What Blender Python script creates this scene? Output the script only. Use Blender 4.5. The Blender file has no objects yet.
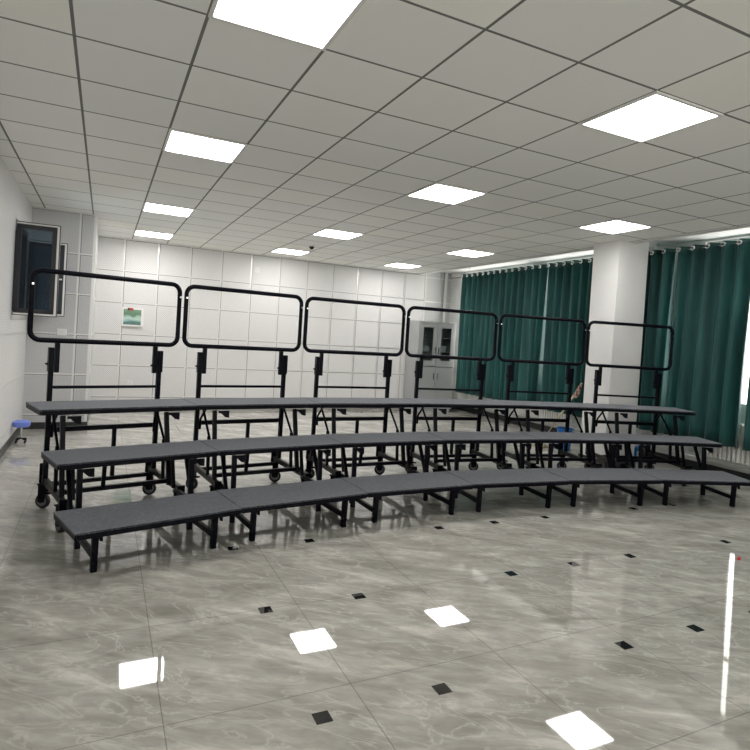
import bpy, bmesh, math, random
from mathutils import Vector, Matrix
random.seed(7)
COL = bpy.context.scene.collection
PI = math.pi

# ------------------------------------------------------------------ materials
def mat(name, color=(.5, .5, .5), rough=.5, metal=0., spec=.5, coat=0.):
    m = bpy.data.materials.new(name); m.use_nodes = True
    b = m.node_tree.nodes['Principled BSDF']
    b.inputs['Base Color'].default_value = (*color, 1)
    b.inputs['Roughness'].default_value = rough
    b.inputs['Metallic'].default_value = metal
    b.inputs['Specular IOR Level'].default_value = spec
    if coat: b.inputs['Coat Weight'].default_value = coat
    return m

class G:
    """small helper around a node tree"""
    def __init__(s, m):
        s.t = m.node_tree; s.n = s.t.nodes; s.l = s.t.links; s.b = s.n['Principled BSDF']
        s.geo = s.n.new('ShaderNodeNewGeometry'); s.sep = s.n.new('ShaderNodeSeparateXYZ')
        s.l.new(s.geo.outputs['Position'], s.sep.inputs[0])
        s.x, s.y, s.z = s.sep.outputs
    def put(s, v, sock):
        if hasattr(v, 'links') or hasattr(v, 'is_output'): s.l.new(v, sock)
        else: sock.default_value = v
    def math(s, op, a, b=0., c=0.):
        n = s.n.new('ShaderNodeMath'); n.operation = op
        s.put(a, n.inputs[0]); s.put(b, n.inputs[1]); s.put(c, n.inputs[2]); return n.outputs[0]
    def mix(s, f, a, b, mode='MIX'):
        n = s.n.new('ShaderNodeMix'); n.data_type = 'RGBA'; n.blend_type = mode
        s.put(f, n.inputs[0]); s.put(a, n.inputs[6]); s.put(b, n.inputs[7]); return n.outputs[2]
    def noise(s, scale, detail=4, rough=.55, vec=None, dist=0.):
        n = s.n.new('ShaderNodeTexNoise'); n.inputs['Scale'].default_value = scale
        n.inputs['Detail'].default_value = detail; n.inputs['Roughness'].default_value = rough
        n.inputs['Distortion'].default_value = dist
        s.l.new(vec if vec else s.geo.outputs['Position'], n.inputs['Vector']); return n.outputs['Fac']
    def mapping(s, scale=(1, 1, 1), rot=(0, 0, 0), typ='POINT'):
        n = s.n.new('ShaderNodeMapping'); n.vector_type = typ; n.inputs['Scale'].default_value = scale; n.inputs['Rotation'].default_value = rot
        s.l.new(s.geo.outputs['Position'], n.inputs['Vector']); return n.outputs[0]
    def ramp(s, v, pts):
        n = s.n.new('ShaderNodeValToRGB'); e = n.color_ramp.elements
        while len(e) < len(pts): e.new(.5)
        for i, (p, c) in enumerate(pts): e[i].position = p; e[i].color = (*c, 1) if len(c) == 3 else c
        s.l.new(v, n.inputs[0]); return n.outputs[0]
    def cell(s, v, o, T):      # distance to the nearest grid line
        f = s.math('FRACT', s.math('DIVIDE', s.math('SUBTRACT', v, o), T))
        return s.math('MULTIPLY', s.math('MINIMUM', f, s.math('SUBTRACT', 1., f)), T)
    def idx(s, v, o, T): return s.math('FLOOR', s.math('DIVIDE', s.math('SUBTRACT', v, o), T))
    def bump(s, h, strength=.3, dist=.01):
        n = s.n.new('ShaderNodeBump'); n.inputs['Strength'].default_value = strength; n.inputs['Distance'].default_value = dist
        s.l.new(h, n.inputs['Height']); s.l.new(n.outputs[0], s.b.inputs['Normal'])

AX, AY, TT = 3.382, 4.703, .6        # ceiling grid

def ceiling_mat():
    m = mat('ceiling_tiles', rough=.85, spec=.15); g = G(m)
    d = g.math('MINIMUM', g.cell(g.x, AX, TT), g.cell(g.y, AY, TT))
    line = g.math('LESS_THAN', d, .0085)
    w = g.n.new('ShaderNodeTexWhiteNoise'); w.noise_dimensions = '2D'
    c = g.n.new('ShaderNodeCombineXYZ'); g.l.new(g.idx(g.x, AX, TT), c.inputs[0]); g.l.new(g.idx(g.y, AY, TT), c.inputs[1])
    g.l.new(c.outputs[0], w.inputs[0])
    tile = g.ramp(w.outputs['Value'], [(0, (.84, .84, .82)), (.5, (.87, .865, .84)), (1, (.90, .89, .85))])
    g.l.new(g.mix(line, tile, (.19, .19, .18, 1)), g.b.inputs['Base Color'])
    return m

def floor_mat():
    m = mat('polished_grey_marble', rough=.03, spec=.5); g = G(m); g.b.inputs['IOR'].default_value = 1.75
    v1 = g.mapping((1.5, .52, 1), (0, 0, math.radians(-34)), 'TEXTURE')
    base = g.noise(2.6, 7, .6, v1, .7)
    fine = g.noise(9, 6, .62, g.mapping((1.5, .5, 1), (0, 0, math.radians(-30)), 'TEXTURE'), .6)
    vein = g.noise(3.2, 6, .55, g.mapping((1.6, .6, 1), (0, 0, math.radians(-38)), 'TEXTURE'), 1.4)
    col = g.ramp(base, [(.36, (.33, .32, .29)), (.5, (.41, .40, .365)), (.60, (.485, .47, .43)), (.66, (.60, .585, .54))])
    col = g.mix(.5, col, g.ramp(fine, [(.32, (.33, .325, .30)), (.55, (.5, .5, .5)), (.72, (.68, .675, .65))]), 'OVERLAY')
    d = g.math('ABSOLUTE', g.math('SUBTRACT', vein, .5))
    vn = g.ramp(d, [(0, (1, 1, 1)), (.012, (.3, .3, .3)), (.03, (0, 0, 0))])
    vm = g.math('MULTIPLY', vn, g.math('MULTIPLY', g.noise(1.1, 2), .8))
    col = g.mix(vm, col, (.72, .71, .66, 1))
    # joints of the 0.8 m tiles
    j = g.math('MINIMUM', g.cell(g.x, .285, .803), g.cell(g.y, 3.12, .803))
    col = g.mix(g.math('MULTIPLY', g.math('LESS_THAN', j, .0022), .55), col, (.10, .10, .09, 1))
    # black inlaid squares
    th = -.0115; c, s_ = math.cos(th), math.sin(th)
    dx = g.math('SUBTRACT', g.x, .9104); dy = g.math('SUBTRACT', g.y, 4.073)
    u = g.math('ADD', g.math('MULTIPLY', dx, c), g.math('MULTIPLY', dy, s_))
    v = g.math('SUBTRACT', g.math('MULTIPLY', dy, c), g.math('MULTIPLY', dx, s_))
    iu = g.math('MAXIMUM', g.cell(u, 0, .5768), g.cell(v, 0, .9638))
    k = g.math('FLOORED_MODULO', g.math('ADD', g.math('ROUND', g.math('DIVIDE', u, .5768)), .5), 4.)
    keep = g.math('GREATER_THAN', g.math('ABSOLUTE', g.math('SUBTRACT', k, 2.5)), .4)
    front = g.math('MULTIPLY', g.math('LESS_THAN', v, .3), g.math('GREATER_THAN', u, -.3))
    inset = g.math('MULTIPLY', g.math('MULTIPLY', g.math('LESS_THAN', iu, .036), keep), front)
    col = g.mix(inset, col, (.012, .012, .012, 1))
    g.l.new(col, g.b.inputs['Base Color'])
    rr = g.math('MULTIPLY_ADD', g.noise(3, 3), .03, .010)
    g.l.new(rr, g.b.inputs['Roughness'])
    return m

def panel_mat(name, axis, tint=(.78, .773, .765)):
    m = mat(name, rough=.6, spec=.3); g = G(m)
    h = {'x': g.x, 'y': g.y}[axis]
    k = 2 * PI / .034
    a = g.math('SINE', g.math('MULTIPLY', h, k)); b = g.math('SINE', g.math('MULTIPLY', g.z, k))
    hole = g.math('GREATER_THAN', g.math('MULTIPLY', a, b), .5)
    col = g.mix(g.math('MULTIPLY', hole, .75), (*tint, 1), (tint[0]*.42, tint[1]*.42, tint[2]*.43, 1))
    col = g.mix(g.math('MULTIPLY', g.noise(1.3, 3), .12), col, (.45, .44, .42, 1))
    g.l.new(col, g.b.inputs['Base Color'])
    return m

def carpet_mat():
    m = mat('charcoal_carpet', rough=.75, spec=.25); g = G(m)
    n = g.noise(130, 2, .7); n2 = g.noise(45, 3, .6); n3 = g.noise(3.5, 3, .5)
    s = g.math('ADD', g.math('MULTIPLY', n, .6), g.math('MULTIPLY', n2, .4))
    col = g.ramp(s, [(.38, (.009, .0095, .012)), (.52, (.030, .032, .038)), (.64, (.125, .13, .15))])
    col = g.mix(g.math('MULTIPLY', n3, .25), col, (.038, .040, .047, 1))
    g.l.new(col, g.b.inputs['Base Color'])
    g.b.inputs['Sheen Weight'].default_value = .34
    g.b.inputs['Sheen Tint'].default_value = (.88, .92, 1, 1)
    g.b.inputs['Sheen Roughness'].default_value = .5
    g.bump(s, .35, .004)
    return m

def curtain_mat():
    m = mat('dark_green_curtain_cloth', rough=.55, spec=.3); g = G(m)
    n = g.noise(3.0, 5, .6, g.mapping((1, 3, .25)))
    col = g.ramp(n, [(.3, (.006, .046, .044)), (.55, (.011, .080, .075)), (.75, (.024, .125, .115))])
    g.l.new(col, g.b.inputs['Base Color'])
    g.b.inputs['Sheen Weight'].default_value = .15
    g.bump(g.noise(40, 3, .5, g.mapping((1, 1, .3))), .1, .005)
    return m

def paint_mat():
    m = mat('white_wall_paint', rough=.75, spec=.2); g = G(m)
    g.l.new(g.ramp(g.noise(1.6, 4), [(.3, (.66, .655, .645)), (.7, (.72, .715, .70))]), g.b.inputs['Base Color'])
    return m

def glass_mat(name, tint, refl=.12, rough=.02):
    m = bpy.data.materials.new(name); m.use_nodes = True; t = m.node_tree; t.nodes.clear()
    o = t.nodes.new('ShaderNodeOutputMaterial'); mx = t.nodes.new('ShaderNodeMixShader')
    tr = t.nodes.new('ShaderNodeBsdfTransparent'); gl = t.nodes.new('ShaderNodeBsdfGlossy')
    tr.inputs[0].default_value = (*tint, 1); gl.inputs['Roughness'].default_value = rough
    lw = t.nodes.new('ShaderNodeLayerWeight'); lw.inputs['Blend'].default_value = refl * 3
    t.links.new(lw.outputs['Fresnel'], mx.inputs[0]); t.links.new(tr.outputs[0], mx.inputs[1]); t.links.new(gl.outputs[0], mx.inputs[2])
    t.links.new(mx.outputs[0], o.inputs[0]); return m

def emit_mat(name, color, s):
    m = bpy.data.materials.new(name); m.use_nodes = True; t = m.node_tree; t.nodes.clear()
    o = t.nodes.new('ShaderNodeOutputMaterial'); e = t.nodes.new('ShaderNodeEmission')
    e.inputs[0].default_value = (*color, 1); e.inputs[1].default_value = s; t.links.new(e.outputs[0], o.inputs[0]); return m

def plaid_mat():
    m = mat('red_brown_checked_cloth', rough=.9); g = G(m)
    a = g.math('GREATER_THAN', g.math('SINE', g.math('MULTIPLY', g.y, 150)), 0.)
    b = g.math('GREATER_THAN', g.math('SINE', g.math('MULTIPLY', g.z, 120)), 0.)
    c = g.mix(a, (.30, .10, .08, 1), (.50, .42, .36, 1)); c = g.mix(g.math('MULTIPLY', b, .5), c, (.12, .06, .05, 1))
    g.l.new(c, g.b.inputs['Base Color']); return m

def picture_mat():
    m = mat('green_landscape_print', rough=.25, spec=.5); g = G(m)
    t = g.math('DIVIDE', g.math('SUBTRACT', g.z, 1.50), .34)
    w = g.math('MULTIPLY', g.math('SUBTRACT', g.noise(9, 4), .5), .35)
    c = g.ramp(g.math('ADD', t, w), [(0, (.04, .11, .10)), (.22, (.08, .2, .17)), (.42, (.42, .60, .54)), (.52, (.35, .5, .42)), (.62, (.09, .2, .12)), (.85, (.16, .30, .18))])
    g.l.new(c, g.b.inputs['Base Color']); return m

M = dict(
    ceiling=ceiling_mat(), floor=floor_mat(), panel=panel_mat('perforated_white_panel', 'x'),
    panely=panel_mat('perforated_white_panel_side', 'y'),
    pier=panel_mat('perforated_grey_and_recess_shade', 'x', (.60, .60, .605)),
    carpet=carpet_mat(), curtain=curtain_mat(), paint=paint_mat(), plaid=plaid_mat(), picture=picture_mat(),
    steel=mat('black_powder_coat', (.0028, .0031, .0062), .38, 0, .08),
    steel2=mat('dark_olive_steel', (.008, .009, .008), .40, 0, .2),
    rubber=mat('black_castor_rubber', (.012, .012, .012), .6),
    hub=mat('grey_castor_hub', (.16, .16, .17), .45, .2),
    zinc=mat('bright_zinc', (.75, .75, .75), .25, 1),
    alu=mat('aluminium_trim', (.74, .73, .71), .38, .55),
    gap=mat('shadow_gap_grey', (.20, .20, .20), .8),
    skirting=mat('black_skirting', (.014, .014, .015), .3),
    white=mat('white_plastic', (.78, .78, .76), .4), wpaint=mat('white_enamel', (.74, .73, .70), .3),
    cab=mat('light_grey_cabinet_steel', (.36, .37, .37), .4), dark=mat('cabinet_inside', (.55, .56, .56), .7),
    framew=mat('black_window_frame', (.014, .014, .018), .35),
    glass=glass_mat('window_glass', (.50, .58, .64), .07), cglass=glass_mat('cabinet_glass', (.78, .82, .82), .05),
    clear=glass_mat('clear_glass', (.92, .95, .95), .02),
    led=emit_mat('lit_led_diffuser', (1.0, .975, .955), 9.2), led_low=emit_mat('dimmer_led_diffuser', (1.0, .975, .955), 4.5),
    blue=mat('blue_plastic', (.012, .13, .42), .35), lblue=mat('pale_blue_vinyl', (.18, .26, .75), .45),
    beige=mat('beige_wood_handle', (.62, .52, .33), .5), khaki=mat('khaki_mop_cloth', (.28, .24, .15), .95),
    red=mat('red_paper', (.5, .02, .02), .6), paper=mat('pale_paper', (.62, .62, .60), .8), brown=mat('brown_paper', (.30, .24, .18), .8),
)

# ------------------------------------------------------------------ mesh helpers
def box(bm, c, s, rot=None):
    m = Matrix.Translation(c) @ (rot.to_4x4() if rot else Matrix()) @ Matrix.Diagonal((*s, 1))
    return bmesh.ops.create_cube(bm, size=1, matrix=m)['verts']
def bb(bm, x0, x1, y0, y1, z0, z1): return box(bm, ((x0+x1)/2, (y0+y1)/2, (z0+z1)/2), (x1-x0, y1-y0, z1-z0))
def frame_axes(d, up=Vector((0, 0, 1))):
    d = d.normalized()
    if abs(d.dot(up)) > .98: up = Vector((0, 1, 0))
    a = d.cross(up).normalized(); b = a.cross(d).normalized(); return a, b
def bar(bm, p, q, w, h=None, up=Vector((0, 0, 1))):
    """rectangular tube from p to q; w across, h along up"""
    h = h or w; p = Vector(p); q = Vector(q); d = q - p; a, b = frame_axes(d, up)
    R = Matrix((a, d.normalized(), b)).transposed(); R = R.to_3x3()
    return box(bm, (p + q) / 2, (w, d.length, h), R)
def tube(bm, pts, r, seg=12, closed=False, caps=True):
    pts = [Vector(p) for p in pts]; n = len(pts); rings = []
    ref = None
    for i, p in enumerate(pts):
        if closed: d = pts[(i+1) % n] - pts[i-1]
        else: d = pts[min(i+1, n-1)] - pts[max(i-1, 0)]
        d.normalize()
        if ref is None: a, b = frame_axes(d)
        else:
            a = (ref - d * ref.dot(d)).normalized(); b = d.cross(a)
        ref = a
        rings.append([bm.verts.new(p + a * math.cos(t) * r + b * math.sin(t) * r) for t in [2*PI*k/seg for k in range(seg)]])
    for i in range(n if closed else n-1):
        A, B = rings[i], rings[(i+1) % n]
        for k in range(seg): bm.faces.new((A[k], A[(k+1) % seg], B[(k+1) % seg], B[k]))
    if caps and not closed:
        bm.faces.new(rings[0][::-1]); bm.faces.new(rings[-1])
def lathe(bm, prof, c=(0, 0, 0), axis='z', seg=24):
    rings = []
    for r, h in prof:
        ring = []
        for k in range(seg):
            t = 2*PI*k/seg; a, b = r*math.cos(t), r*math.sin(t)
            v = {'z': (a, b, h), 'x': (h, a, b), 'y': (b, h, a)}[axis]
            ring.append(bm.verts.new(Vector(v) + Vector(c)))
        rings.append(ring)
    for A, B in zip(rings, rings[1:]):
        for k in range(seg): bm.faces.new((A[k], A[(k+1) % seg], B[(k+1) % seg], B[k]))
    bm.faces.new(rings[0][::-1]); bm.faces.new(rings[-1])
def prism(bm, poly, z0, z1):
    a = [bm.verts.new((x, y, z0)) for x, y in poly]; b = [bm.verts.new((x, y, z1)) for x, y in poly]
    n = len(poly); bm.faces.new(a[::-1]); bm.faces.new(b)
    for i in range(n): bm.faces.new((a[i], a[(i+1) % n], b[(i+1) % n], b[i]))
def obj(name, bm, m, parent=None, bevel=0, smooth=False):
    if bevel:
        bmesh.ops.bevel(bm, geom=[e for e in bm.edges if len(e.link_faces) == 2 and e.calc_face_angle(0) > .6], offset=bevel, segments=2, affect='EDGES', profile=.6)
    bmesh.ops.recalc_face_normals(bm, faces=bm.faces)
    me = bpy.data.meshes.new(name); bm.to_mesh(me); bm.free(); me.materials.append(M[m] if isinstance(m, str) else m)
    if smooth:
        for p in me.polygons: p.use_smooth = True
        try: me.set_sharp_from_angle(angle=math.radians(40))
        except Exception: pass
    o = bpy.data.objects.new(name, me); COL.objects.link(o)
    if parent: o.parent = parent
    return o
def tag(o, label, cat, group=None):
    o['label'] = label; o['category'] = cat
    if group: o['group'] = group
    return o
def thing(name, label, cat, loc=(0, 0, 0), rz=0., group=None):
    o = bpy.data.objects.new(name, None); COL.objects.link(o); o.location = loc; o.rotation_euler = (0, 0, rz)
    o.empty_display_size = .1
    return tag(o, label, cat, group)
def struct(name, bm, m, parent=None, **k):
    o = obj(name, bm, m, parent, **k)
    if not parent: o['kind'] = 'structure'
    return o
def kids(o): return [c for c in COL.objects if c.parent == o]
def copy_tree(o, parent=None):
    c = o.copy(); COL.objects.link(c)
    if parent: c.parent = parent
    for ch in kids(o): copy_tree(ch, c)
    return c
N = bmesh.new

# ------------------------------------------------------------------ room shell
H = 3.09; XL, XR, YB, YF = -.97, 7.60, 11.40, -4.6
PX, PY = -.17, 9.2                    # pier
bm = N(); bb(bm, XL-.2, XR+.2, YF-.2, 12.0, -.1, 0); struct('floor', bm, 'floor')
bm = N(); bb(bm, XL-.2, 6.45, YF-.2, 12.0, H, H+.05); struct('ceiling', bm, 'ceiling')
bm = N(); bb(bm, 6.45, 6.49, YF, 12.0, H-.012, 3.245); bb(bm, 6.42, 6.50, YF, 12.0, H-.012, H-.001); struct('trim_1', bm, 'wpaint')
bm = N(); bb(bm, 6.49, XR+.2, YF-.2, 12.0, 3.245, 3.42); struct('ceiling_curtain_recess', bm, 'paint')
bm = N(); bb(bm, PX, 6.64, YB, YB+.12, 0, H); struct('wall_back', bm, 'panel')
bm = N(); bb(bm, 6.64, XR+.2, 11.82, 11.95, 0, 3.4); bb(bm, 6.60, 6.64, YB+.12, 11.82, 0, H); struct('wall_back_recess', bm, 'pier')  # greyer panel material puts the recess's shade into its colour
bm = N(); bb(bm, XL-.15, PX, PY, YB+.1, 0, H); struct('wall_pier', bm, 'pier')
bm = N(); bb(bm, XL-.2, XR+.2, YF-.15, YF, 0, .8); bb(bm, XL-.2, XR+.2, YF-.15, YF, 2.9, 3.4)
for a, b in ((XL-.2, -.4), (2.2, 2.8), (5.4, 6.0), (7.4, XR+.2)): bb(bm, a, b, YF-.15, YF, .8, 2.9)
struct('wall_front', bm, 'paint')
for i_, (a, b) in enumerate(((-.4, 2.2), (2.8, 5.4), (6.0, 7.4))):  # unseen windows behind the camera, added to bring daylight onto ceiling and walls
    bm = N()
    for x in (a+.025, (a+b)/2, b-.025): bb(bm, x-.025, x+.025, YF-.1, YF-.04, .8, 2.9)
    bb(bm, a+.05, b-.05, YF-.1, YF-.04, .8, .85); bb(bm, a+.05, b-.05, YF-.1, YF-.04, 2.85, 2.9)
    w = struct('window_%d' % (7+i_), bm, 'wpaint')
    bm = N(); bb(bm, a+.04, b-.04, YF-.075, YF-.065, .84, 2.86); obj('pane', bm, 'clear', w)
# left wall with the window opening
WY0, WY1, WZ0, WZ1 = 7.72, 8.98, 1.58, 2.68
bm = N(); bb(bm, XL-.2, XL, YF, WY0, 0, H); bb(bm, XL-.2, XL, WY1, PY, 0, H); bb(bm, XL-.2, XL, WY0, WY1, 0, WZ0); bb(bm, XL-.2, XL, WY0, WY1, WZ1, H)
struct('wall_left', bm, 'panely')
# right wall with a long window band
bm = N(); bb(bm, XR, XR+.2, YF, 11.82, 0, .95); bb(bm, XR, XR+.2, YF, 11.82, 3.21, 3.42)
for a, b in ((YF, -3.0), (-.9, -.5), (1.6, 2.0), (5.3, 6.4), (8.6, 8.9), (11.2, 11.82)): bb(bm, XR, XR+.2, a, b, .95, 3.21)
struct('wall_right', bm, 'paint')
wi = 1
for a, b in ((-3.0, -.9), (-.5, 1.6), (2.0, 5.3), (6.4, 8.6), (8.9, 11.2)):
    bm = N(); n = 3
    for k in range(n+1):
        y = a + (b-a)*k/n; bb(bm, XR+.06, XR+.12, max(a, y-.025), min(b, y+.025), .95, 3.21)
    bb(bm, XR+.06, XR+.12, a, b, .95, 1.0); bb(bm, XR+.06, XR+.12, a, b, 3.18, 3.21); bb(bm, XR+.07, XR+.11, a, b, 2.4, 2.45)
    w = struct('window_%d' % wi, bm, 'wpaint')
    bm = N(); bb(bm, XR+.085, XR+.095, a, b, .97, 3.20); obj('pane', bm, 'clear', w); wi += 1
# aluminium joint strips of the wall cladding
bm = N()
xs = [.27 + .582*k for k in range(0, 11)]; zs = [.205 + .5755*j for j in range(0, 6)]
for x in xs: bb(bm, x-.013, x+.013, YB-.006, YB+.002, .1, H)
for zz in zs: bb(bm, PX, 6.64, YB-.005, YB+.002, zz-.009, zz+.009)
bb(bm, 6.62, 6.65, YB-.008, YB+.12, 0, H)
struct('trim_2', bm, 'alu')
bm = N()
for x in xs: bb(bm, x+.013, x+.023, YB-.0015, YB+.002, .1, H)
for zz in zs: bb(bm, PX, 6.64, YB-.0015, YB+.002, zz-.018, zz-.009)
for zz in zs: bb(bm, XL, PX, PY-.0015, PY+.002, zz-.017, zz-.009)
bb(bm, -.36, -.350, PY-.0015, PY+.002, .1, H)
struct('trim_7', bm, 'gap')
bm = N(); bb(bm, -.385, -.36, PY-.006, PY+.002, .1, H)
for zz in zs: bb(bm, XL, PX, PY-.005, PY+.002, zz-.009, zz+.009)
bb(bm, PX-.03, PX+.006, PY-.006, PY+.04, .1, H)
struct('trim_3', bm, 'alu')
bm = N()
for zz in zs: bb(bm, 6.64, XR, 11.812, 11.822, zz-.008, zz+.008)
for zz in zs: bb(bm, PX-.002, PX+.005, PY+.05, YB, zz-.008, zz+.008)
for zz in zs:
    if zz < WZ0 or zz > WZ1: bb(bm, XL-.002, XL+.005, 3.0, PY, zz-.008, zz+.008)
struct('trim_4', bm, 'alu')
# skirtings
bm = N(); bb(bm, PX, 6.64, YB-.015, YB, 0, .105); bb(bm, 6.64, XR, 11.805, 11.82, 0, .105); struct('baseboard_back', bm, 'skirting')
bm = N(); bb(bm, XL, PX+.015, PY-.015, PY, 0, .095); bb(bm, PX, PX+.015, PY, YB-.015, 0, .095); struct('baseboard_pier', bm, 'skirting')
bm = N(); bb(bm, XL, XL+.015, YF, PY-.015, 0, .095); struct('baseboard_left', bm, 'skirting')
bm = N(); bb(bm, XR-.02, XR, YF, 11.8, 0, .115); struct('baseboard_right', bm, 'skirting')
bm = N(); bb(bm, XR-.012, XR, YF, 11.8, .15, .165); struct('trim_5', bm, 'wpaint')
# column
cx0, cx1, cy0, cy1 = 6.20, 6.765, 5.55, 6.00
bm = N(); bb(bm, cx0, cx1, cy0, cy1, 0, 3.24); struct('wall_column', bm, 'paint', bevel=.006)
bm = N(); bb(bm, cx0-.012, cx1+.012, cy0-.012, cy1+.012, 0, .105); struct('baseboard_column', bm, 'skirting')

# ------------------------------------------------------------------ left window: fixed frame and two open sashes
bm = N()
for (a, b, c, d) in ((WY0, WY0+.05, WZ0, WZ1), (WY1-.05, WY1, WZ0, WZ1), (WY0, WY1, WZ0, WZ0+.05), (WY0, WY1, WZ1-.05, WZ1), (8.33, 8.38, WZ0, WZ1)):
    bb(bm, XL-.10, XL-.02, a, b, c, d)
w6 = struct('window_6', bm, 'framew')
bm = N(); bb(bm, XL-.07, XL-.062, WY0+.04, WY1-.04, WZ0+.04, WZ1-.04); obj('pane', bm, 'glass', w6)
bm = N(); bb(bm, XL-.005, XL+.012, WY0-.06, WY1+.06, WZ0-.05, WZ0); bb(bm, XL-.005, XL+.012, WY0-.06, WY1+.06, WZ1, WZ1+.05)
struct('trim_6', bm, 'alu')
def sash(y, w, z0, z1, ang):
    """open casement sash hinged on the left wall, local +x points into the room"""
    e = Vector((XL+.012, y, 0)); rot = Matrix.Rotation(ang, 4, 'Z')
    def fin(bm): bmesh.ops.transform(bm, matrix=Matrix.Translation(e) @ rot, verts=bm.verts); return bm
    bm = N(); t = .05
    for (a, b, c, d) in ((0, t, z0, z1), (w-t-.025, w-.025, z0, z1), (0, w-.025, z0, z0+t), (0, w-.025, z1-t, z1)): bb(bm, a, b, -.02, .02, c, d)
    f = obj('window_sash', fin(bm), 'framew', w6)
    bm = N(); bb(bm, w-.025, w, -.018, .018, z0-.012, z1+.012); bb(bm, 0, w, -.012, .012, z0-.022, z0-.002); bb(bm, 0, w, -.012, .012, z1+.002, z1+.02); obj('sash_edge', fin(bm), 'alu', f)
    bm = N(); bb(bm, w, w+.008, -.024, .024, z0-.024, z1+.024); bb(bm, 0, w+.008, -.014, .022, z1+.018, z1+.028); bb(bm, 0, w+.008, -.014, .022, z0-.03, z0-.02); obj('seal', fin(bm), 'framew', f)
    bm = N(); bb(bm, t-.005, w-t-.02, -.004, .004, z0+t-.005, z1-t+.005); obj('pane', fin(bm), 'glass', f)
    bm = N(); bb(bm, w-.09, w-.04, -.05, -.02, (z0+z1)/2-.01, (z0+z1)/2+.012); bb(bm, w-.13, w-.045, -.055, -.04, (z0+z1)/2-.008, (z0+z1)/2+.008); obj('handle', fin(bm), 'zinc', f)
sash(7.74, .435, 1.61, 2.635, -.03)
sash(8.94, .445, 1.625, 2.575, .02)

# ------------------------------------------------------------------ ceiling lights
def make_light():
    t = thing('ceiling_light', 'x', 'ceiling light', (0, 0, H), group='square ceiling light panels')
    bm = N(); w = .3
    for (a, b, c, d) in ((-w, w, -w, -w+.02), (-w, w, w-.02, w), (-w, -w+.02, -w+.02, w-.02), (w-.02, w, -w+.02, w-.02)): bb(bm, a, b, c, d, -.012, 0)
    obj('frame', bm, 'wpaint', t)
    bm = N(); bb(bm, -w+.018, w-.018, -w+.018, w-.018, -.009, -.003); obj('diffuser', bm, 'led', t)
    return t
L0 = make_light(); first = True
row = {9: 'nearest the back wall', 5: 'second from the back wall', 0: 'third from the back wall', -4: 'fourth from the back wall', -9: ''}
colm = {-5: 'left', -1: 'middle', 3: 'right'}
for b in row:
    for a in colm:
        o = L0 if first else copy_tree(L0); first = False
        o.location = (AX + TT*(a+.5), AY + TT*(b+.5), H)
        if b < -1:
            for ch in kids(o):
                if ch.name.startswith('diffuser'): ch.data = ch.data.copy(); ch.data.materials[0] = M['led_low']
        o['label'] = 'square lit ceiling panel in the %s column, %s' % (colm[a], row[b]) if b != -9 else 'square white lit ceiling panel behind the camera'
# smoke detector
t = thing('smoke_detector', 'small dark smoke detector on the ceiling between two light panels', 'smoke detector', (3.156, 9.39, H))
bm = N(); lathe(bm, [(.06, 0), (.062, -.012), (.052, -.022)]); obj('base', bm, 'wpaint', t, smooth=True)
bm = N(); lathe(bm, [(.046, -.02), (.04, -.04), (.026, -.062), (.008, -.07)]); obj('dome', bm, 'steel2', t, smooth=True)

# ------------------------------------------------------------------ choral risers
CC = Vector((2.888, -5.627, 0)); R0 = 10.65; TA = math.tan(math.radians(3.145))
def Y(r): return r - R0
def caster(par, x, y, yaw, name='caster'):
    bm = N(); rt = Matrix.Rotation(yaw, 3, 'Z')
    bb(bm, -.035, .035, -.035, .035, .196, .208); bb(bm, -.026, -.021, -.03, .03, .055, .198); bb(bm, .021, .026, -.03, .03, .055, .198)
    bb(bm, -.026, .026, -.03, .03, .150, .198)
    lathe(bm, [(.013, -.03), (.013, .03)], (0, 0, .062), 'x', 12)
    bb(bm, -.014, .014, -.075, -.02, .125, .14)
    T = Matrix.Translation((x, y, 0)) @ rt.to_4x4()
    bmesh.ops.transform(bm, matrix=T, verts=bm.verts); f = obj(name, bm, 'steel', par)
    bm = N(); lathe(bm, [(.050, -.017), (.060, -.012), (.062, 0), (.060, .012), (.050, .017)], (0, 0, .062), 'x', 28)
    bmesh.ops.transform(bm, matrix=T, verts=bm.verts); wv = obj('wheel', bm, 'rubber', f, smooth=True)
    bm = N(); lathe(bm, [(.036, -.0195), (.040, -.0175), (.040, .0175), (.036, .0195)], (0, 0, .062), 'x', 20)
    bmesh.ops.transform(bm, matrix=T, verts=bm.verts); obj('wheel_hub', bm, 'hub', f, smooth=True)

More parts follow.
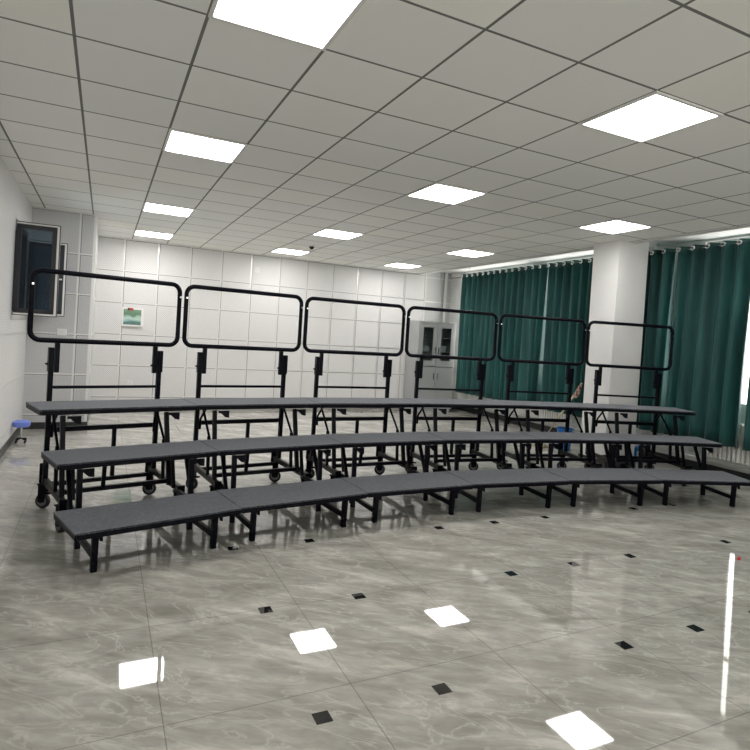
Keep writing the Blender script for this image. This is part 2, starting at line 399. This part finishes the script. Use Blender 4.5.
def make_riser():
    t = thing('choral_riser', 'x', 'choral riser', group='folding three-step choral risers standing in an arc')
    # decks
    for (ra, rb, z, sx) in ((9.84, 10.34, .30, 0), (10.395, 10.86, .60, .025), (10.885, 11.36, .90, .012)):
        def hw(r, d=0): return r*TA - .004 - d
        bm = N(); prism(bm, [(sx-hw(ra), Y(ra)), (sx+hw(ra), Y(ra)), (sx+hw(rb), Y(rb)), (sx-hw(rb), Y(rb))], z-.012, z)
        d = obj('deck', bm, 'carpet', t, bevel=.004, smooth=True); d['label'] = 'dark grey carpeted step board'
        bm = N(); e = .011
        o = [(sx-hw(ra, e), Y(ra)+e), (sx+hw(ra, e), Y(ra)+e), (sx+hw(rb, e), Y(rb)-e), (sx-hw(rb, e), Y(rb)-e)]
        for i in range(4):
            p, q = o[i], o[(i+1) % 4]; bar(bm, (*p, z-.027), (*q, z-.027), .022, .031)
        ym = (Y(ra)+Y(rb))/2; bar(bm, (-.5, ym, z-.026), (.5, ym, z-.026), .03, .026)
        obj('deck_frame', bm, 'steel', d)
    yr = Y(11.42)
    # guard rail: rounded rectangle of tube
    x0, x1, z0, z1, rc = -.596, .592, 1.392, 1.953, .075
    pts = []
    for (cx, cz, a0) in ((x1-rc, z1-rc, 0), (x0+rc, z1-rc, 90), (x0+rc, z0+rc, 180), (x1-rc, z0+rc, 270)):
        for k in range(7):
            a = math.radians(a0 + 15*k); pts.append((cx + rc*math.cos(a), yr, cz + rc*math.sin(a)))
    bm = N(); tube(bm, pts, .0205, 14, closed=True); gr = obj('guardrail', bm, 'steel', t, smooth=True)
    for s in (-1, 1):
        bm = N(); bar(bm, (s*.395, yr, 1.375), (s*.395, yr, 1.13), .036); obj('rail_stem', bm, 'steel', gr, bevel=.003)
        bm = N(); lathe(bm, [(.009, -.025), (.009, -.019), (.004, -.017)], (s*.594, yr, 1.84), 'y', 10); b = obj('bolt', bm, 'zinc', gr); 
    for s in (-1, 1):
        x = s*.436
        bm = N(); bar(bm, (x, yr, .20), (x, yr, 1.335), .038); p = obj('rear_post', bm, 'steel', t, bevel=.004)
        bm = N(); bb(bm, x-.024, x+.004, yr-.03, yr+.02, 1.14, 1.335) if s < 0 else bb(bm, x-.004, x+.024, yr-.03, yr+.02, 1.14, 1.335); obj('clamp_plate', bm, 'steel', p)
        kx = -.468 if s < 0 else .371
        bm = N(); lathe(bm, [(.006, -.012), (.006, .0), (.012, .0), (.012, .012)], (kx, yr, 1.20), 'x', 12)
        obj('knob', bm, 'steel', p)
    def cross(z, w, y, name='crossbar', xx=.42):
        bm = N(); bar(bm, (-xx, y, z), (xx, y, z), w); obj(name, bm, 'steel', t, bevel=.003)
    cross(1.008, .024, yr); cross(.658, .040, yr); cross(.205, .034, yr, xx=.41); cross(.285, .034, Y(10.84), xx=.405)
    bm = N(); bar(bm, (.08, yr, .225), (.08, yr, .638), .032); obj('centre_bar', bm, 'steel', t, bevel=.003)
    bm = N(); bar(bm, (-.14, Y(10.835), .30), (-.14, Y(10.80), .56), .028); obj('centre_bar', bm, 'steel', t, bevel=.003)
    for s in (-1, 1):
        x = s*.43
        # base beam on its castors
        bm = N(); bar(bm, (x, Y(10.72), .236), (x, Y(11.52), .236), .036, .05); b = obj('base_beam', bm, 'steel2', t, bevel=.003)
        bm = N(); bb(bm, x-.032, x+.032, Y(11.52), Y(11.535), .20, .36); obj('end_plate', bm, 'steel', b)
        bm = N(); bb(bm, x-.03, x+.03, Y(10.705), Y(10.72), .13, .265); obj('end_plate', bm, 'steel', b)
        bm = N(); bar(bm, (s*.40, Y(10.74), .225), (s*.40, Y(10.43), .225), .028, .034); obj('link_bar', bm, 'steel', t, bevel=.003)
        caster(t, x-.008, Y(11.46), .95 + s*.18); caster(t, x, Y(10.79), -.25*s)
        # legs
        bm = N(); bar(bm, (s*.41-(.014 if s < 0 else .058), Y(10.93), .845), (s*.41-(.014 if s < 0 else .04), Y(10.83), .25), .035, .034, Vector((0, 1, 0))); obj('leg', bm, 'steel', t, bevel=.004)
        bm = N(); bar(bm, (s*.395, Y(10.44), .545), (s*.395, Y(10.41), 0), .036, .036, Vector((0, 1, 0))); obj('leg', bm, 'steel', t, bevel=.004)
        bm = N(); bar(bm, (s*.395, Y(9.955), .245), (s*.395, Y(9.965), 0), .037, .040, Vector((0, 1, 0))); obj('leg', bm, 'steel', t, bevel=.004)
        bm = N(); bar(bm, (s*.395, Y(9.98), .098), (s*.395, Y(10.39), .098), .028, .040); obj('side_rail', bm, 'steel', t, bevel=.003)
        # folding braces
        bm = N(); tube(bm, [(s*.405-.03, Y(11.28), .855), (s*.405-.03, Y(11.24), .82), (s*.405-.025, Y(10.93), .50)], .011, 10); obj('brace', bm, 'steel', t, smooth=True)
        bm = N(); bar(bm, (s*.405-.03, Y(11.02), .60), (s*.405-.035, Y(10.98), .25), .026, .026, Vector((0, 1, 0))); obj('brace', bm, 'steel', t, bevel=.003)
        bm = N(); tube(bm, [(s*.385, Y(11.25), .84), (s*.40, Y(11.30), .79), (s*.41, Y(11.385), .70), (s*.41, Y(11.395), .60)], .011, 10); obj('brace', bm, 'steel', t, smooth=True)
        bm = N(); bar(bm, (s*.43, Y(10.66), .56), (s*.43, Y(10.50), .25), .030, .026, Vector((0, 1, 0))); obj('brace', bm, 'steel', t, bevel=.003)
        bm = N(); bar(bm, (s*.37, Y(10.80), .56), (s*.37, Y(10.72), .25), .026, .026, Vector((0, 1, 0))); obj('brace', bm, 'steel', t, bevel=.003)
        # hinge plates beside the leg tops
        for (y, z) in ((Y(10.905), .845), (Y(10.445), .545), (Y(9.955), .245)):
            bm = N(); x = s*.40 - (.045 if s > 0 and z > .8 else 0); q = .095 if z > .3 else .045; lo = .062 if z > .3 else .05
            vs = [bm.verts.new(v) for v in ((x, y-.022, z), (x+q, y-.022, z), (x+q, y-.022, z-lo), (x+q*.62, y-.022, z-lo*.9), (x+.02, y-.022, z-.02), (x, y-.022, z-.02))]
            f = bm.faces.new(vs); r = bmesh.ops.extrude_face_region(bm, geom=[f]); bmesh.ops.translate(bm, vec=(0, .012, 0), verts=[v for v in r['geom'] if isinstance(v, bmesh.types.BMVert)])
            obj('hinge_plate', bm, 'steel', t)
    return t
RL = ['leftmost black three-step choral riser, railing before the open window and green picture',
      'second black three-step choral riser from the left, railing before plain white panels',
      'third black three-step choral riser from the left, railing before plain white panels',
      'black three-step choral riser whose railing stands in front of the grey cupboard',
      'black three-step choral riser left of the pillar, railing before green curtains',
      'rightmost black three-step choral riser, railing before the square white pillar']
proto = make_riser(); risers = [proto] + [copy_tree(proto) for _ in range(5)]
for k, o in enumerate(risers):
    th = math.radians(-14.5 + 6.29*k); n = Vector((math.sin(th), math.cos(th), 0))
    o.location = CC + n*R0; o.rotation_euler = (0, 0, -th); o['label'] = RL[k]
    yw = math.radians(-.65); pv = CC + n*9.96; o.rotation_euler.z += yw; o.location = pv + Matrix.Rotation(yw, 3, 'Z') @ (o.location - pv)

# ------------------------------------------------------------------ curtains, rod
CXP = 7.20; CT, CB = 3.10, .47
t = thing('curtain_rod', 'long silver curtain rod above the green curtains along the right wall', 'curtain rod', (CXP, 3.4, 3.05))
bm = N(); tube(bm, [(0, -7.6, 0), (0, 7.9, 0)], .013, 12); obj('pole', bm, 'zinc', t, smooth=True)
for yy_ in (-7.3, -4, -1, 2.4, 7.1):
    bm = N(); bb(bm, -.006, .006, yy_-.006, yy_+.006, 0, .18); bb(bm, -.03, .03, yy_-.03, yy_+.03, .18, .189); obj('bracket', bm, 'zinc', t)
def curtain(y0, y1, label, per=.2, amp=.062, seed=0, flare=0.):
    rnd = random.Random(seed)
    t = thing('curtain', label, 'curtain', (CXP, (y0+y1)/2, CB), group='dark green floor-length curtains')
    nper = max(2, round((y1-y0)/per)); per_ = (y1-y0)/nper; ny = nper*14; nz = 16
    ph = [rnd.uniform(-1.3, 1.3) for _ in range(nper+3)]; am = [rnd.uniform(.55, 1.45) for _ in range(nper+3)]
    bm = N(); V = []
    for j in range(nz+1):
        f = j/nz; z = (CT-CB)*f; row_ = []
        for i in range(ny+1):
            s = i/ny*nper; k = int(s); fr = s-k
            loose = (1-f)**.8
            a = 1 + ((am[k]*(1-fr) + am[k+1]*fr) - 1)*min(1, loose*1.6); p = (ph[k]*(1-fr) + ph[k+1]*fr)*loose
            w = math.sin(2*PI*s + p*1.6 + .5*math.sin(z*1.3+seed)*loose)
            sub = .25*loose*math.sin(4.3*PI*s/1.7 + 3*p)
            x = amp*(a if f < .97 else 1.)*(w + sub)*(.85+.35*loose)
            yv = y0 + (y1-y0)*i/ny - (y0+y1)/2
            yv *= 1 + flare*loose
            row_.append(bm.verts.new((x, yv + .012*math.sin(z*2+s*2+seed)*loose, z)))
        V.append(row_)
    for j in range(nz):
        for i in range(ny): bm.faces.new((V[j][i], V[j][i+1], V[j+1][i+1], V[j+1][i]))
    o = obj('cloth', bm, 'curtain', t, smooth=True)
    md = o.modifiers.new('thickness', 'SOLIDIFY'); md.thickness = .003
    for q in range(nper):
        s = q + .75; yv = (y1-y0)*s/nper - (y1-y0)/2
        bm = N(); 
        for sd in (1,):
            ring = [(-amp*.85*(am[q]*.25+am[q+1]*.75 if False else 1.) - .012, yv + .024*math.cos(a), 3.052-CB + .024*math.sin(a)) for a in [2*PI*c/16 for c in range(16)]]
            tube(bm, ring, .010, 8, closed=True)
        obj('grommet', bm, 'zinc', t, smooth=True)
    return t
curtain(8.012, 10.72, 'wide green curtain at the far end of the right wall, beside the grey cabinet', seed=1)
curtain(6.24, 7.985, 'green curtain between the far curtain and the white pillar', seed=2)
curtain(5.46, 6.22, 'narrow dark green curtain just right of and behind the white pillar', seed=3, per=.19)
curtain(4.37, 5.42, 'green curtain hanging at the right of the picture, right of the narrow dark one', seed=4, per=.20)
curtain(2.2, 4.305, 'green curtain nearer the camera than the right picture edge', seed=5)
curtain(-.6, 2.15, 'green curtain along the right wall level with the camera', seed=6)
curtain(-4.1, -.65, 'green curtain along the right wall behind the camera', seed=7)

# ------------------------------------------------------------------ radiators and pipe on the right wall
def radiator(y0, y1, label):
    n = int((y1-y0)/.06); t = thing('radiator', label, 'radiator', (7.365, (y0+y1)/2, .27), group='white column radiators under the curtains')
    L = n*.06
    for i in range(n):
        bm = N(); yv = -L/2 + .06*(i+.5)
        bb(bm, -.035, .035, yv-.019, yv+.019, 0, .50); obj('fin', bm, 'wpaint', t, bevel=.008)
    for z in (.03, .47):
        bm = N(); tube(bm, [(0, -L/2-.02, z), (0, L/2+.02, z)], .02, 12); obj('header_pipe', bm, 'wpaint', t, smooth=True)
    for s in (-1, 1):
        bm = N(); bb(bm, .035, .23, s*L*.35-.01, s*L*.35+.01, .3, .32); obj('wall_bracket', bm, 'wpaint', t)
    return t
radiator(9.95, 11.35, 'white finned radiator at the far end by the cabinet')
radiator(7.35, 8.95, 'white finned radiator below the curtain left of the pillar')
radiator(5.35, 5.95, 'short white finned radiator right of and behind the pillar')
radiator(3.9, 4.92, 'white finned radiator at the right edge of the picture')
t = thing('heating_pipe', 'white heating pipe running low along the right wall under the radiators', 'pipe', (7.40, 3.5, .215))
bm = N(); tube(bm, [(0, -8.0, 0), (0, 8.1, 0)], .024, 12); obj('pipe_run', bm, 'wpaint', t, smooth=True)
for yy_ in (-7, -4, -1, 1.5, 4, 6.5):
    bm = N(); bb(bm, 0, .198, yy_-.012, yy_+.012, -.008, .008); obj('pipe_clip', bm, 'wpaint', t)
t = thing('riser_pipe', 'white vertical pipe in the back corner beside the curtain', 'pipe', (7.40, 11.74, 0))
bm = N(); tube(bm, [(0, 0, 0), (0, 0, 3.24)], .035, 16); obj('pipe_run', bm, 'wpaint', t, smooth=True)
bm = N(); bb(bm, -.05, .05, -.045, .08, 2.0, 2.03); obj('pipe_clip', bm, 'wpaint', t)

# ------------------------------------------------------------------ filing cabinet
t = thing('cupboard', 'tall light grey steel cupboard with two glazed upper doors against the back wall', 'cupboard', (6.68, 11.07, 0))
W, D, HH = .96, .52, 2.0
bm = N()
for (a, b, c, d, e, f) in ((-W/2, -W/2+.02, -D/2, D/2, .06, HH), (W/2-.02, W/2, -D/2, D/2, .06, HH), (-W/2+.02, W/2-.02, D/2-.02, D/2, .06, HH), (-W/2+.02, W/2-.02, -D/2, D/2-.02, HH-.03, HH), (-W/2+.02, W/2-.02, -D/2, D/2-.02, .06, .09), (-W/2+.02, W/2-.02, -D/2+.02, D/2-.02, .98, 1.0), (-.01, .01, -D/2+.02, -D/2+.05, .09, 1.97)): bb(bm, a, b, c, d, e, f)
obj('carcass', bm, 'cab', t)
bm = N(); bb(bm, -W/2+.03, W/2-.03, -D/2+.03, D/2-.03, 0, .06); obj('plinth', bm, 'dark', t)
bm = N(); bb(bm, -W/2+.022, W/2-.022, D/2-.03, D/2-.021, 1.0, HH-.03); obj('back_lining', bm, 'dark', t)
for z in (1.33, 1.64):
    bm = N(); bb(bm, -W/2+.025, W/2-.025, -D/2+.04, D/2-.03, z, z+.015); obj('shelf', bm, 'cab', t)
for s in (-1, 1):
    a, b = sorted((s*.004, s*(W/2-.022))); y0, y1 = -D/2-.002, -D/2+.018
    bm = N(); q = .098
    bb(bm, a, a+q, y0, y1, 1.01, HH-.035); bb(bm, b-q, b, y0, y1, 1.01, HH-.035); bb(bm, a+q, b-q, y0, y1, 1.01, 1.14); bb(bm, a+q, b-q, y0, y1, 1.87, HH-.035)
    d = obj('door', bm, 'cab', t); d['label'] = 'upper glazed door'
    bm = N(); bb(bm, a+q-.004, b-q+.004, -D/2+.004, -D/2+.009, 1.136, 1.874); obj('pane', bm, 'cglass', d)
    bm = N(); bb(bm, s*.045-.01, s*.045+.01, y0-.02, y0, 1.30, 1.44); obj('handle', bm, 'zinc', d)
    bm = N(); bb(bm, a, b, y0, y1, .1, .985); d = obj('door', bm, 'cab', t, bevel=.003); d['label'] = 'lower solid door'
    bm = N(); bb(bm, s*.045-.01, s*.045+.01, y0-.02, y0, .72, .86); obj('handle', bm, 'zinc', d)
i = 0
for (x, z, w, h, mm, lb) in ((-.25, 1.345, .20, .11, 'paper', 'pale stack of papers on the middle shelf behind the left glass door'), (.20, 1.345, .18, .13, 'paper', 'pale stack of papers on the middle shelf behind the right glass door'),
                        (-.23, 1.0, .16, .10, 'brown', 'brown box on the bottom shelf behind the left glass door'), (.22, 1.0, .16, .09, 'brown', 'brown box on the bottom shelf behind the right glass door')):
    bm = N()
    if mm == 'paper':
        for q in range(5): box(bm, (6.68+x+random.uniform(-.01, .01), 11.0, z+h*(q+.5)/5), (w-.01*(q % 2), .24, h/5*.94), Matrix.Rotation(random.uniform(-.06, .06), 3, 'Z'))
    else:
        bb(bm, 6.68+x-w/2, 6.68+x+w/2, 10.9, 11.12, z, z+h); bb(bm, 6.68+x-w/2-.005, 6.68+x+w/2+.005, 10.895, 11.125, z+h*.75, z+h)
    tag(obj('paper_stack' if mm == 'paper' else 'storage_box', bm, mm), lb, 'papers' if mm == 'paper' else 'box')

# ------------------------------------------------------------------ things on the walls
t = thing('framed_picture', 'small white-framed green landscape with a red tag on the back wall', 'picture', (.462, YB-.006, 1.50))
bm = N(); hw_, hh = .187, .344
bb(bm, -hw_, -hw_+.03, -.03, 0, 0, hh); bb(bm, hw_-.045, hw_, -.03, 0, 0, hh); bb(bm, -hw_+.03, hw_-.045, -.03, 0, 0, .03); bb(bm, -hw_+.03, hw_-.045, -.03, 0, hh-.035, hh)
obj('frame', bm, 'white', t, bevel=.003)
bm = N(); bb(bm, -hw_+.025, hw_-.04, -.016, -.004, .025, hh-.03); obj('print', bm, 'picture', t)
bm = N(); bb(bm, -.09, -.06, -.036, -.03, hh-.05, hh-.008); obj('black_tag', bm, 'skirting', t)
bm = N(); bb(bm, -.06, .005, -.036, -.03, hh-.05, hh-.008); obj('red_tag', bm, 'red', t)
def plate(name, x, y, z, w, h, label, cat, sock=True):
    t = thing(name, label, cat, (x, y, z)); bm = N(); bb(bm, -w/2, w/2, -.012, 0, -h/2, h/2); obj('cover_plate', bm, 'white', t, bevel=.003)
    if sock:
        bm = N(); bb(bm, -w*.28, w*.28, -.015, -.012, -h*.28, h*.28); obj('insert', bm, 'wpaint', t)
plate('light_switch', -.537, PY-.006, 1.378, .12, .09, 'small white light switch on the grey pier below the open window', 'switch')
plate('wall_socket', .478, YB-.006, .453, .09, .09, 'small white wall socket low on the back wall below the green picture', 'socket')
plate('sensor_box', 2.712, YB-.006, 2.78, .11, .11, 'small white square box high on the back wall near the ceiling', 'wall box')

# ------------------------------------------------------------------ cleaning things behind the pillar and odd items
t = thing('bucket', 'blue plastic bin standing left of the white pillar behind the risers', 'bin', (6.54, 6.66, 0))
bm = N(); lathe(bm, [(.09, 0), (.095, .01), (.118, .33), (.128, .335), (.128, .35), (.112, .35), (.088, .02)], seg=28); obj('body', bm, 'blue', t, smooth=True)
bm = N(); tube(bm, [(.125*math.cos(a), 0, .33 + .0 - .10*math.sin(a)*.3) for a in [PI*c/12 for c in range(13)]], .004, 8); obj('handle', bm, 'zinc', t, smooth=True)
t = thing('mop', 'mop with a beige handle leaning beside the white pillar, checked cloth on top', 'mop', (6.33, 6.95, 0))
bm = N(); P0, P1 = Vector((0, 0, .05)), Vector((.12, -.62, 1.02)); tube(bm, [P0, P0.lerp(P1, .5), P1], .013, 10); obj('handle', bm, 'beige', t, smooth=True)
bm = N()
rnd = random.Random(4)
for q in range(26):
    a = 2*PI*q/26; r = rnd.uniform(.07, .13)
    tube(bm, [(0, 0, .07), (.5*r*math.cos(a), .5*r*math.sin(a), .05), (r*math.cos(a), r*math.sin(a), .010)], .009, 6)
obj('mop_head', bm, 'khaki', t, smooth=True)
bm = N(); c0 = P1
lathe(bm, [(.010, .07), (.018, .05), (.028, -.02), (.036, -.12), (.030, -.17)], tuple(c0), 'z', 14)
for v in bm.verts: v.co += Vector((.006*math.sin(v.co.z*70), -(v.co.z-c0.z)*.45 + .008*math.sin(v.co.z*45+v.co.x*60), 0))
obj('checked_cloth', bm, 'plaid', t, smooth=True)
t = thing('carton', 'small blue carton with a white mark on the floor right of the white pillar', 'box', (7.13, 5.87, 0), .5)
bm = N(); bb(bm, -.08, .08, -.06, .06, 0, .21); obj('body', bm, 'blue', t, bevel=.006)
bm = N(); bb(bm, -.055, .055, -.064, -.0601, .11, .14); bb(bm, -.03, .06, -.064, -.0601, .07, .085); obj('white_mark', bm, 'white', t)
t = thing('bag', 'small black bag on the floor next to the blue carton', 'bag', (7.24, 5.72, 0))
bm = N(); lathe(bm, [(.05, 0), (.075, .02), (.08, .10), (.055, .18), (.02, .21)], seg=18)
for v in bm.verts: v.co.x += .008*math.sin(v.co.z*60+v.co.y*40)
obj('body', bm, 'rubber', t, smooth=True)
bm = N(); tube(bm, [(-.02, 0, .19), (-.03, 0, .25), (0, 0, .27), (.03, 0, .25), (.02, 0, .19)], .005, 8); obj('strap', bm, 'rubber', t, smooth=True)
# stool at the left edge
t = thing('stool', 'low stool with pale blue seat and black castors against the left wall', 'stool', (-.868, 8.22, 0))
bm = N(); lathe(bm, [(.04, .19), (.085, .20), (.098, .225), (.095, .26), (.07, .275), (.01, .28)], seg=28); obj('seat', bm, 'lblue', t, smooth=True)
bm = N(); lathe(bm, [(.013, .05), (.013, .20)], seg=12); obj('stem', bm, 'zinc', t, smooth=True)
for q in range(4):
    a = PI/4 + q*PI/2; bm = N(); p = Vector((.068*math.cos(a), .068*math.sin(a), 0))
    bar(bm, (0, 0, .055), (p.x, p.y, .045), .016, .014); l = obj('leg', bm, 'steel', t)
    bm = N(); lathe(bm, [(.017, -.009), (.020, -.006), (.020, .006), (.017, .009)], (p.x, p.y, .020), 'x', 16); obj('castor', bm, 'rubber', l, smooth=True)
bm = N(); box(bm, (4.62, 2.75, .006), (.035, .022, .010), Matrix.Rotation(.4, 3, 'Z')); box(bm, (4.635, 2.757, .012), (.02, .015, .008), Matrix.Rotation(1.1, 3, 'Z'))
tag(obj('paper_scrap', bm, 'red'), 'tiny red paper scrap lying on the marble floor at the right', 'scrap')

# ------------------------------------------------------------------ sky outside
w = bpy.data.worlds.new('World'); bpy.context.scene.world = w; w.use_nodes = True
bg = w.node_tree.nodes['Background']; bg.inputs[0].default_value = (1.0, .93, .88, 1); bg.inputs[1].default_value = 2.2

# ------------------------------------------------------------------ camera
f, yaw, pitch, roll, cx, cy = 568.25, .4467, -.0194, .0619, 375.65, 348.05
fw = Vector((math.cos(pitch)*math.sin(yaw), math.cos(pitch)*math.cos(yaw), math.sin(pitch)))
rt = Vector((math.cos(yaw), -math.sin(yaw), 0)); up = rt.cross(fw)
r2 = rt*math.cos(roll) + up*math.sin(roll); u2 = -rt*math.sin(roll) + up*math.cos(roll)
cd = bpy.data.cameras.new('camera'); cam = bpy.data.objects.new('camera', cd); COL.objects.link(cam)
m = Matrix((r2, u2, -fw)).transposed().to_4x4(); m.translation = Vector((0, 0, 1.583)); cam.matrix_world = m
cd.sensor_width = 36; cd.lens = 36*f/750; cd.shift_x = -(cx-375)/750; cd.shift_y = (cy-375)/750
cd.clip_start = .05; cd.clip_end = 100
sc = bpy.context.scene; sc.camera = cam
sc.cycles.max_bounces = 14; sc.cycles.diffuse_bounces = 9; sc.cycles.glossy_bounces = 5; sc.cycles.transparent_max_bounces = 12; sc.cycles.sample_clamp_indirect = 6
vs = sc.view_settings; vs.view_transform = 'Standard'; vs.look = 'None'; vs.gamma = 1; vs.use_curve_mapping = False; vs.exposure = 1.4
